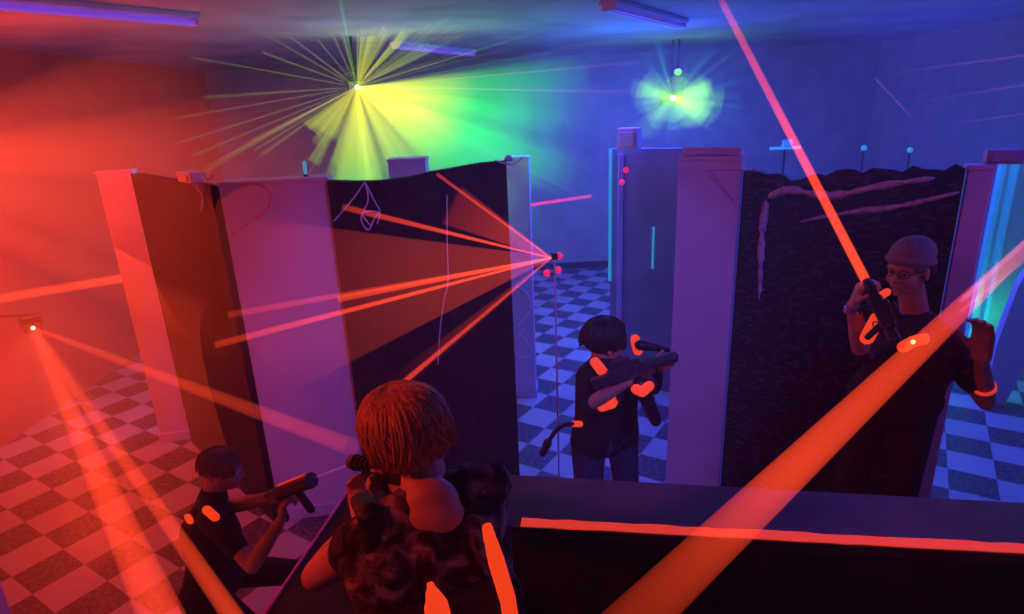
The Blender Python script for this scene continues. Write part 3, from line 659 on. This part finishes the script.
def laser_gun(muzzle, aim, up, s, label, glows=2, colr='gun'):
    root = empty('laser_tag_gun', None, mw=frame(muzzle, aim, up))
    B = lambda c, sz, bv=.006: MB().box([q * s for q in c], [q * s for q in sz], bv * s)
    B((0, -.24, 0), (.055, .24, .075), .014).build('receiver', M[colr], root)
    b = MB(); b.cap((0, -.16 * s, .005 * s), .024 * s, (0, -.02 * s, .005 * s), .020 * s, 18, False)
    for k in range(4): b.cap((0, (-.13 + k * .026) * s, .005 * s), .027 * s, (0, (-.122 + k * .026) * s, .005 * s), .027 * s, 18, False)
    b.build('barrel', M[colr], root, smooth=False)
    MB().cap((0, -.025 * s, .005 * s), .029 * s, (0, 0, .005 * s), .026 * s, 20, False).build('muzzle_ring', M['gun2'], root)
    MB().ell((0, .0, .005 * s), (.018 * s, .008 * s, .018 * s)).build('lens', M['lens'], root, smooth=True)
    g = MB(); g.cap((0, -.31 * s, -.03 * s), .021 * s, (0, -.345 * s, -.125 * s), .019 * s, 14, True, ((0, 1, 0), .75)); g.build('grip', M[colr], root, smooth=True)
    tg = MB(); tg.tube(curve_pts([V((0, -.29, -.035)) * s, V((0, -.275, -.065)) * s, V((0, -.30, -.075)) * s]), .004 * s); tg.build('trigger_guard', M[colr], root)
    f = MB(); f.cap((0, -.17 * s, -.03 * s), .019 * s, (0, -.155 * s, -.105 * s), .017 * s, 14); f.build('fore_grip', M[colr], root, smooth=True)
    B((0, -.25, .048), (.02, .15, .018), .004).build('top_rail', M['gun2'], root)
    si = MB(); si.cap((0, -.32 * s, .068 * s), .016 * s, (0, -.22 * s, .068 * s), .016 * s, 14, False); si.box((0, -.27 * s, .053 * s), (.012 * s, .04 * s, .02 * s)); si.build('sight', M[colr], root)
    B((0, -.40, -.005), (.045, .10, .06), .014).build('stock', M[colr], root)
    if glows:
        for q in (-1, 1): B((q * .029, -.22, .005), (.006, .1, .03), .002).build('glow_patch', M['patch'], root)
    return tag(root, label, 'laser tag gun')

def hair_strands(C, R_, s, body, m, n, length, name='hair', crown=(0, -.03, .11), seed=1, face=True, thick=.0065, flare=.0, wobble=.22):
    """hair shell plus tapering locks falling from the crown over the scalp"""
    rr = random.Random(seed); T = lambda v: V(C) + R_ @ (V(v) * s); mb = MB()
    mb.ell(T((0, -.014, .034)), [.081 * s, .100 * s, .086 * s], R_, 28, 18)
    for i in range(n):
        a = rr.uniform(-math.pi, math.pi); fr = rr.random() ** .5
        # polar from crown: theta grows along the lock
        th1 = length * rr.uniform(.82, 1.05)
        if face and abs(a - math.pi / 2) < .75: th1 = min(th1, 1.05)   # fringe
        th0 = rr.uniform(.0, .75) * min(th1, 1.2); pts = []
        wob = rr.uniform(-wobble, wobble); k = 7; lift = rr.uniform(1.0, 1.0 + wobble * .25)
        for j in range(k):
            t = th0 + (th1 - th0) * j / (k - 1); aa = a + wob * (j / (k - 1)) ** 2
            x = .083 * math.sin(min(t, 1.75)) * math.cos(aa); y = -.014 + .102 * math.sin(min(t, 1.75)) * math.sin(aa); z = .034 + .088 * math.cos(t) if t < 1.6 else .034 + .088 * math.cos(1.6) - (t - 1.6) * .085
            e = 1 + (lift - 1) + flare * max(0, t - 1.2)
            pts.append(T((x * e, y * e + .012 * 0, z)))
        mb.tube(pts, thick * s, 6, thick * .3 * s)
    return mb.build(name, M[m], body, True, True)

# --- boy in the foreground, seen from behind and above
s = .90
P = dict(neck=at(430, 502, 1.14), shL=at(356, 548, 1.08), shR=at(486, 484, 1.20))
HCb = at(403, 434, 1.21)
ch = (P['shL'] + P['shR']) / 2; sv = (P['shR'] - P['shL']); sv.z = 0; fwd = V((-sv.y, sv.x, 0)).normalized(); sd = sv.normalized()
pv = ch - fwd * .16 + V((0, 0, -.40)); 
P['hipL'] = pv - sd * .075; P['hipR'] = pv + sd * .075
P['knL'] = P['hipL'] + fwd * .07 + V((0, 0, -.31)); P['knR'] = P['hipR'] + fwd * .02 + V((0, 0, -.31))
P['anL'] = V((P['knL'].x, P['knL'].y - .04, 1.03)); P['anR'] = V((P['knR'].x, P['knR'].y - .06, 1.03))
P['toeL'] = P['anL'] + fwd * .15 + V((0, 0, -.045)); P['toeR'] = P['anR'] + fwd * .15 + V((0, 0, -.045))
P['elL'] = at(316, 576, 1.17); P['wrL'] = at(362, 520, 1.36)
P['elR'] = P['shR'] + fwd * .14 + sd * .05 + V((0, 0, -.17)); P['wrR'] = ch + fwd * .26 + V((0, 0, -.10)) + sd * .02
mz = at(352, 463, 1.50)
HRb = Rm(fwd * .8 - sd * .62 + V((0, 0, -.22)))
HRb = HRb @ Matrix.Rotation(math.radians(-8), 3, 'Y')
gd = (mz - (P['wrR'] + V((0, 0, .05)))).normalized()
boy = person(P, HCb, HRb, s, 'blond boy in a camouflage shirt and black vest seen from behind at the ledge',
             [(P['wrL'], (mz - P['wrL']), V((0, 0, 1)), sd, s * .9, 45), (P['wrR'], gd + V((0, 0, .2)), -sd, V((0, 0, 1)), s * .9, 60)], .006, [(at(432, 502, 1.115), (.060, .045, .055)), (at(434, 514, 1.10), (.066, .045, .045)), (at(424, 488, 1.15), (.052, .045, .05))])
face_bits(HCb, HRb, s, boy)
hair_strands(HCb, HRb, s * 1.05, boy, 'hair_blond', 640, 2.35, seed=5, thick=.0078, flare=.03, wobble=.5)
mb = MB(); torso(mb, P, s, .014); 
for q in 'LR':
    t_ = .10 if q == 'L' else 1.0
    a_, b_ = P['sh' + q], P['el' + q]; mb.cap(a_, .066 * s, a_.lerp(b_, t_ * .9), .058 * s)
# collar folds
nk = P['neck']
for i in range(10):
    a = i / 10 * 2 * math.pi; a2 = (i + 1) / 10 * 2 * math.pi
    f_ = lambda t: nk + sd * math.cos(t) * .078 + fwd * math.sin(t) * .075 + V((0, 0, -.04 + .03 * math.sin(t)))
    mb.cap(f_(a), .016, f_(a2), .016, 8)
rr = random.Random(9)
for i in range(26):
    t = rr.random(); c0 = P['shL'].lerp(P['shR'], t) - fwd * rr.uniform(.075, .1) + V((0, 0, -rr.uniform(.0, .3))); dv = (sd * rr.uniform(-.6, .6) + V((0, 0, -1))).normalized()
    mb.cap(c0, .012, c0 + dv * rr.uniform(.05, .11), .006, 8)
shirt = mb.blob('shirt', M['camo'], .006, boy, 2)
mb = MB(); legs(mb, P, s, .012); mb.cap((P['hipL'] + P['hipR']) / 2 + V((0, 0, .04)), .115 * s, (P['hipL'] + P['hipR']) / 2, .12 * s); mb.blob('trousers', M['dark_cloth'], .009, boy, 2)
shoes(P, s, boy)
vest = MB(); back = -fwd
def bk(px, py, y): return at(px, py, y)
# vest: back plate + shoulder straps
ctr = ch.lerp(pv, .58); rot = frame((0, 0, 0), back + V((0, 0, .35)), V((0, 0, 1))).to_3x3()
vest.box(ctr - fwd * .10, (.30, .07, .30), .02, rot)
for q in (-1, 1): 
    a_ = ch + sd * q * .115 + V((0, 0, .035)) ; vest.cap(a_ + fwd * .07, .028, a_ - fwd * .02 + V((0, 0, .02)), .028, 12, True, (sd, .5)); vest.cap(a_ - fwd * .02 + V((0, 0, .02)), .028, a_ - fwd * .115 + V((0, 0, -.16)), .03, 12, True, (sd, .5))
vest.box(ch.lerp(pv, .6) + fwd * .09, (.26, .06, .28), .02, rot)
vest = vest.blob('vest', M['vest'], .007, boy, 2)
patch(on([(487, 528), (496, 560), (508, 600), (514, 640)], .945), .017, vest, nrm=back, tip=.7)
patch(on([(430, 585), (436, 606), (444, 640)], .90), .024, vest, nrm=back, tip=.35)
gboy = laser_gun(mz, gd, (0, 0, 1), .8, 'dark gun the foreground boy holds, round muzzle left of his hair', glows=0, colr='gun')

# --- player in the middle opening
s = 1.04; Yc = 3.30
fwd = V((.80, -.25, 0)).normalized(); sd = V((fwd.y, -fwd.x, 0))   # sd: their right
P = dict(neck=at(603, 362, Yc))
P['shR'] = at(588, 376, Yc - .12); P['shL'] = at(628, 372, Yc + .16)
HCc = at(606, 343, Yc); ch = (P['shL'] + P['shR']) / 2
pv = V((at(604, 440, Yc).x, Yc, 1.02)); hs = V((.35, .94, 0)).normalized()
P['hipR'] = pv - hs * .07 - V((.02, 0, 0)); P['hipL'] = pv + hs * .07 + V((.03, 0, 0))
P['hipR'].x -= .06; P['hipL'].x += .06
P['knR'] = P['hipR'] + V((.0, -.02, -.47)); P['knL'] = P['hipL'] + V((.05, .02, -.47))
P['anR'] = V((P['knR'].x - .03, P['knR'].y + .02, .085)); P['anL'] = V((P['knL'].x, P['knL'].y + .02, .085))
P['toeR'] = P['anR'] + fwd * .16 + V((0, 0, -.05)); P['toeL'] = P['anL'] + fwd * .16 + V((0, 0, -.05))
P['elR'] = at(586, 406, Yc - .22); P['wrR'] = at(628, 382, Yc - .30)
P['elL'] = at(652, 386, Yc + .05); P['wrL'] = at(655, 367, Yc - .22)
mzc = at(677, 357, Yc - .35); gtail = at(612, 377, Yc - .28); gdc = (mzc - gtail).normalized()
hdir = Rm(V((.85, .25, -.12)))
mid = person(P, HCc, hdir, s, 'player in dark clothes and glowing vest aiming right in the blue opening',
             [(P['wrR'], gdc, V((0, .8, .3)), V((0, 0, 1)), s, 55), (P['wrL'], V((.2, -.6, .3)), V((.8, 0, .6)), V((-1, 0, .3)), s, 60)], .007)
face_bits(HCc, hdir, s, mid)
hair_strands(HCc, hdir, s * 1.22, mid, 'hair_dark', 260, 2.0, seed=8, thick=.009, flare=.12)
mb = MB(); torso(mb, P, s, .02); arm(mb, P, 'L', s, .016); 
a_, b_, c_ = P['shR'], P['elR'], P['wrR']; mb.cap(a_, .068 * s, b_, .054 * s)
mb.blob('jacket', M['dark_cloth'], .01, mid, 2)
mb = MB(); legs(mb, P, s, .014); mb.cap(P['hipL'].lerp(P['hipR'], .3) + V((0, 0, .03)), .12, P['hipL'].lerp(P['hipR'], .7), .12); mb.blob('jeans', M['jeans'], .01, mid, 2)
shoes(P, s, mid)
vc = ch.lerp(pv, .42); mb = MB(); mb.cap(vc + V((0, 0, .15)), .155, vc + V((0, 0, -.16)), .15, 18, True, (V((1, 0, 0)), .85))
mb.cap(P['shR'].lerp(ch, .5) + V((0, 0, .03)), .07, vc, .09); mb.cap(P['shL'].lerp(ch, .5) + V((0, 0, .03)), .07, vc, .09)
vest = mb.blob('vest', M['vest'], .01, mid, 2)
tow = V((-.1, -1, .2))
patch(on([(595, 362), (602, 371), (608, 377)], Yc - .22), .030, vest, nrm=tow)
patch(on([(602, 407), (612, 404), (616, 394)], Yc - .25), .028, vest, nrm=tow)
patch(on([(635, 339), (638, 351)], Yc - .07), .029, vest, nrm=tow)
gmid = laser_gun(mzc, gdc, (-.1, 0, 1), 1.05, 'dark gun pointing right held by the player in the blue opening', glows=0, colr='gun2')
inv = gmid.matrix_basis.inverted()
mb = MB(); mb.cap(inv @ at(641, 385, Yc - .33), .055, inv @ at(655, 419, Yc - .30), .042, 14, True, ((1, 0, 0), .8)); mb.build('battery_housing', M['gun'], gmid, smooth=True)
pb = patch(on([(636, 389), (642, 392), (649, 386)], Yc - .385), .029, gmid, nrm=tow)
mb = MB(); mb.cap(inv @ at(640, 345, Yc - .2), .03, inv @ at(668, 350, Yc - .2), .012, 10); mb.build('upper_scope', M['gun'], gmid, smooth=True)
cp = on([(580, 424), (570, 424), (560, 427), (552, 436), (546, 446)], lambda x: Yc - .15 + (580 - x) * .002); o0 = cp[0]
root = empty('coiled_cable', o0); mb = MB(); mb.tube([p - o0 for p in curve_pts(cp, 5)], .013, 8); mb.build('cable', M['gun'], root, smooth=True)
e = cp[-1] - o0; MB().cap(e + V((.01, 0, .02)), .026, e + V((-.02, 0, -.05)), .02).build('plug', M['gun'], root, smooth=True)
MB().cap(cp[0] - o0, .018, cp[1] - o0 + V((.02, 0, 0)), .018).build('glow_clip', M['patch'], root, smooth=True)
tag(root, 'dark cable trailing from the hip of the player in the opening, small orange clip', 'cable')

# --- player in the grey beanie at the right
s = 1.03; Yr = 2.72; zr = .60
fwd = V((-.85, -.40, 0)).normalized()
HCr = at(908, 268, Yr)
P = dict(neck=at(915, 318, Yr + .02), shL=at(950, 347, Yr - .10), shR=at(893, 335, Yr + .02))
# their left arm is the raised one at image right
ch = (P['shL'] + P['shR']) / 2; ch0 = ch
pv = V((ch.x - .03, Yr + .04, 1.50)); hs = (P['shL'] - P['shR']); hs.z = 0; hs.normalize()
P['hipL'] = pv + hs * .09; P['hipR'] = pv - hs * .09
P['knL'] = P['hipL'] + V((-.03, -.06, -.42)); P['knR'] = P['hipR'] + V((-.06, -.04, -.42))
P['anL'] = V((P['knL'].x + .02, P['knL'].y + .05, zr + .085)); P['anR'] = V((P['knR'].x + .0, P['knR'].y + .05, zr + .085))
P['toeL'] = P['anL'] + fwd * .16 + V((0, 0, -.05)); P['toeR'] = P['anR'] + fwd * .16 + V((0, 0, -.05))
P['elL'] = at(986, 402, Yr - .12); P['wrL'] = at(981, 357, Yr - .22)
P['elR'] = at(862, 352, Yr - .12); P['wrR'] = at(853, 305, Yr - .22)
HRr = Rm(V((-.80, -.50, -.12)))
up_ = (at(722, 2, 4.5) - PG).normalized()
man = person(P, HCr, HRr, s, 'player in a grey beanie and glasses with one hand raised beside the big red beam',
             [(P['wrL'], V((-.10, .0, 1)), V((-.75, -.5, 0)), V((-.3, .8, .2)), s * 1.28, 30), (P['wrR'], V((.1, -.2, 1)), V((.8, -.3, .0)), V((.3, -.6, .2)), s, 55)], .0055)
face_bits(HCr, HRr, s, man)
T = lambda x, y, z: HCr + HRr @ (V((x, y, z)) * s)
mb = MB(); mb.ell(T(0, -.022, .048), [.088 * s, .106 * s, .092 * s], HRr, 24, 14); mb.ell(T(0, -.065, .055), [.076 * s, .08 * s, .075 * s], HRr, 24, 14)
for k in range(28):
    a = 2 * math.pi * k / 28; a2 = 2 * math.pi * (k + 1) / 28; f_ = lambda t: T(.084 * math.cos(t), -.018 + .102 * math.sin(t), .035 + .022 * math.sin(t))
    mb.cap(f_(a), .014 * s, f_(a2), .014 * s, 8)
mb.blob('beanie', M['beanie'], .006, man, 2)
mb = MB(); rr = random.Random(4)
for k in range(70):
    a = rr.uniform(math.pi * .98, math.pi * 2.02); l = rr.uniform(.06, .12)
    p0 = T(.078 * math.cos(a), -.02 + .095 * math.sin(a), .02); mb.tube([p0, p0 + HRr @ V((.01 * math.cos(a), -.012, -l * .5)), p0 + HRr @ V((.004 * math.cos(a), -.004, -l))], .010, 6, .003)
mb.build('hair', M['hair_dark'], man, True, True)
gl = MB()
for q in (-1, 1):
    c_ = [T(q * .032 + .024 * math.cos(t), .098, .004 + .016 * math.sin(t)) for t in [2 * math.pi * k / 16 for k in range(17)]]; gl.tube(c_, .0022, 6)
    gl.tube([T(q * .056, .096, .008), T(q * .072, .05, .008), T(q * .08, -.01, .002)], .002, 6)
gl.tube([T(-.009, .102, .006), T(.009, .102, .006)], .002, 6); gl.build('glasses', M['gun'], man, True, True)
mb = MB(); torso(mb, P, s, .02); mb.cap(P['shL'], .072 * s, P['shL'].lerp(P['elL'], .62), .058 * s); mb.cap(P['shR'], .072 * s, P['shR'].lerp(P['elR'], .95), .056 * s)
mb.cap(P['neck'] + V((0, 0, -.02)), .075, ch, .09); mb.blob('shirt', M['print'], .008, man, 2)
mb = MB(); legs(mb, P, s, .016); mb.cap(P['hipL'], .12, P['hipR'], .12); mb.blob('trousers', M['dark_cloth'], .01, man, 2)
shoes(P, s, man)
vc = ch.lerp(pv, .5); mb = MB(); mb.cap(vc + V((0, 0, .14)), .15, vc + V((0, 0, -.18)), .155, 18, True, (hs, .85)); mb.cap(P['shL'].lerp(ch, .45) + V((0, 0, .03)), .06, vc, .09); mb.cap(P['shR'].lerp(ch, .45) + V((0, 0, .03)), .06, vc, .09)
vest = mb.blob('vest', M['vest'], .009, man, 2)
tow = V((-.35, -1, .2))
patch(on([(903, 347), (914, 341), (924, 339)], Yr - .24), .026, vest, nrm=tow)  # the beam's spot of light on the vest, put in as a glowing pad
ld = MB(); ld.ell(at(913, 342, Yr - .275), (.009,) * 3); ld.build('indicator_light', glowlens('vest_light', (1, .7, .2), 2.5), vest, True, True)
p = P['wrR'] + V((.0, 0, -.02)); band = MB(); band.cap(p + V((0, 0, -.012)), .036, p + V((0, 0, .012)), .034, 18, False); band.build('wristwatch', M['wrist'], man, True)
p = P['elL'].lerp(P['wrL'], .35); d_ = (P['wrL'] - P['elL']).normalized(); band = MB(); band.cap(p - d_ * .008, .048, p + d_ * .008, .047, 18, False); band.build('wristband', M['tape'], man, True)
gr = laser_gun(PG, up_, (.6, -.3, .6), .68, 'black gun with orange panels held up by the player in the beanie', glows=0)
patch(on([(867, 338), (877, 319)], Yr - .30), .030, gr, nrm=tow)
patch(on([(879, 297), (887, 292)], Yr - .30), .017, gr, nrm=tow)
mb = MB(); inv = gr.matrix_basis.inverted(); mb.cap(inv @ at(876, 300, Yr - .25), .035, inv @ at(880, 325, Yr - .25), .04, 14); mb.build('battery_housing', M['gun'], gr, smooth=True)

# --- crouched shooter at the lower left
s = .92; Yw = 2.62
P = dict(neck=at(214, 493, Yw), shL=at(206, 508, Yw + .10), shR=at(213, 520, Yw - .16))
HCw = at(222, 470, Yw)
fwd = V((.95, .1, 0)).normalized(); 
ch = (P['shL'] + P['shR']) / 2; pv = V((ch.x - .08, Yw - .02, max(.62, ch.z - .42))); hs = V((0, 1, 0))
P['hipL'] = pv + hs * .085; P['hipR'] = pv - hs * .085
P['knL'] = P['hipL'] + V((.36, .06, -.08)); P['knR'] = P['hipR'] + V((.26, -.02, -.28))
P['anL'] = V((P['knL'].x - .04, P['knL'].y, .085)); P['anR'] = V((P['knR'].x - .22, P['knR'].y, .085))
P['toeL'] = P['anL'] + V((.15, 0, -.05)); P['toeR'] = P['anR'] + V((.15, 0, -.05))
P['elL'] = at(240, 505, Yw + .04); P['wrL'] = at(268, 497, Yw - .12)
P['elR'] = at(252, 566, Yw - .30); P['wrR'] = at(281, 520, Yw - .28)
mzw = at(312, 480, 2.30); gdw = (mzw - at(266, 498, 2.42)).normalized()
HRw = Rm(V((.85, .25, -.2)))
wom = person(P, HCw, HRw, s, 'fair haired shooter crouched below the ledge aiming a long pistol to the right',
             [(P['wrL'], V((1, -.1, .15)), V((0, -.8, -.2)), V((0, 0, 1)), s, 50), (P['wrR'], V((.25, .1, 1)), V((.8, .4, .2)), V((0, .8, .3)), s * 1.05, 60)], .0055)
face_bits(HCw, HRw, s, wom)
hair_strands(HCw, HRw, s * 1.04, wom, 'hair_light', 260, 1.9, seed=12, thick=.008)
mb = MB(); torso(mb, P, s, .016); mb.cap(P['shL'], .064 * s, P['shL'].lerp(P['elL'], .5), .058 * s); mb.cap(P['shR'], .064 * s, P['shR'].lerp(P['elR'], .6), .058 * s); mb.blob('shirt', M['dark_cloth'], .008, wom, 2)
mb = MB(); legs(mb, P, s, .014); mb.cap(P['hipL'], .115, P['hipR'], .115); mb.blob('trousers', M['dark_cloth'], .01, wom, 2)
shoes(P, s, wom)
vc = ch.lerp(pv, .5); mb = MB(); mb.cap(vc + V((.02, 0, .10)), .14, vc + V((.02, 0, -.14)), .14, 18); mb.cap(ch, .09, vc, .1)
vest = mb.blob('vest', M['vest'], .009, wom, 2)
patch(on([(207, 510), (215, 517)], Yw - .27), .022, vest, nrm=V((0, -1, .5)))
patch(on([(188, 517), (190, 521)], Yw - .2), .018, vest, nrm=V((0, -1, .5)))
# long pistol
root = empty('laser_pistol', None, mw=frame(mzw, gdw)); q = .30
MB().cap((0, -.235, 0), .031, (0, -.006, 0), .033, 22, False).build('barrel', M['gun'], root, smooth=False)
MB().cap((0, -.02, 0), .036, (0, 0, 0), .034, 22, False).build('muzzle_ring', M['gun2'], root)
MB().box((0, -.12, .034), (.010, .2, .006), .002).build('stripe', M['tape'], root)
MB().box((0, -.27, -.01), (.05, .09, .07), .012).build('receiver', M['gun'], root)
MB().cap((0, -.12, -.03), .018, (0, -.105, -.12), .018, 14).build('fore_grip', M['gun'], root, smooth=True)
MB().cap((0, -.27, -.04), .02, (0, -.29, -.12), .018, 14).build('grip', M['gun'], root, smooth=True)
tag(root, 'dark long barrelled pistol of the crouched shooter in front of the lavender column', 'laser tag gun')

# ------------------------------------------------------------------ haze and lights
hz = MB().box(((XL + XR) / 2, (YB + YF) / 2, HC / 2), (XR - XL - .02, YB - YF - .02, HC - .02)).build('haze', None)
m = bpy.data.materials.new('haze'); m.use_nodes = True; nt = m.node_tree; nt.nodes.clear(); o_ = nt.nodes.new('ShaderNodeOutputMaterial'); sc = nt.nodes.new('ShaderNodeVolumeScatter')
sc.inputs['Density'].default_value = .024; sc.inputs['Color'].default_value = (.95, .95, 1, 1); nt.links.new(sc.outputs[0], o_.inputs['Volume']); hz.data.materials.append(m)
tag(hz, 'thin theatrical haze filling the arena', 'haze', kind='stuff')
def light(kind, loc, col, power, size=.3, aim=None, name='lamp', spot=None, sy=None, vol=1.0):
    ld = bpy.data.lights.new(name, kind); ld.color = col; ld.energy = power; ob = bpy.data.objects.new(name, ld); COL.objects.link(ob); ob.location = loc
    if kind == 'AREA':
        ld.shape = 'RECTANGLE'; ld.size = size; ld.size_y = sy or size
    else: ld.shadow_soft_size = size
    if kind == 'SPOT': ld.spot_size = math.radians(spot or 90); ld.spot_blend = .6
    if aim is not None: ob.rotation_euler = (V(aim) - V(loc)).to_track_quat('-Z', 'Y').to_euler()
    ld.cycles.max_bounces = 4
    if vol != 1: ob.visible_volume_scatter = vol > 0
    return ob
BL = (.045, .058, 1.0)
def area(loc, col, p, sx, sy, aim, spread=180):
    o = light('AREA', loc, col, p, sx, aim, 'blacklight_fill', sy=sy); o.data.spread = math.radians(spread); return o
area((2.0, 9.0, 3.6), BL, 130, 3.4, 1.6, (2.0, 9.2, 0))  # unseen area fill for the blue of the ceiling blacklights
area((3.6, 5.6, 3.6), BL, 95, 1.6, 1.2, (3.6, 5.4, 0))
area((1.0, 6.2, 3.6), BL, 50, 1.2, .5, (1.0, 6.2, 0), 120)
light('POINT', (1.8, 7.2, 2.7), BL, 70, .3, name='blacklight_fill')  # added blue uplight for the ceiling, floats without a fixture
light('POINT', (-1.2, 6.4, 2.8), BL, 22, .3, name='blacklight_fill')  # second added uplight, also without a fixture

light('SPOT', (.9, .7, 3.6), (.17, .12, 1.0), 250, .25, (-.15, 4.6, 1.0), 'blacklight_fill', spot=56)
light('POINT', (3.3, 2.1, 3.2), BL, 30, .3, name='blacklight_fill')  # added blue fill for the right post and beanie, no lamp there
light('POINT', at(620, 100, 7.5), (.02, .45, 1), 20, .3, name='cyan_wash')
light('POINT', O1 + V((.1, -.3, -.05)), (.45, .9, .03), 6, .1, name='green_laser_glow')
light('POINT', O2 + V((0, -.3, -.0)), (.1, .9, .3), 3, .1, name='green_laser_glow')
light('SPOT', OP + V((.1, 0, 0)), (1, .035, .010), 60, .12, OP + V((3, -.2, -.7)), 'red_wash', spot=130)
light('POINT', OP + V((.8, .2, .0)), (1, .045, .014), 38, .25, name='red_wash')
light('POINT', OL + V((.25, -.3, -.05)), (1, .03, .01), 12, .1, name='red_laser_glow')
light('SPOT', (-2.0, .8, 3.2), (1, .045, .015), 90, .12, (-.3, 1.25, 2.1), 'red_wash', spot=40)
light('POINT', (-3.4, 1.9, 2.5), (1, .05, .015), 11, .15, name='red_wash')  # added red fill on the left columns and players, no lamp there
light('POINT', (4.75, 5.4, .75), (.02, .85, .35), 8, .1, name='green_wash')
light('POINT', (4.6, 4.6, 2.9), (.03, .45, .9), 20, .1, name='cyan_wash')
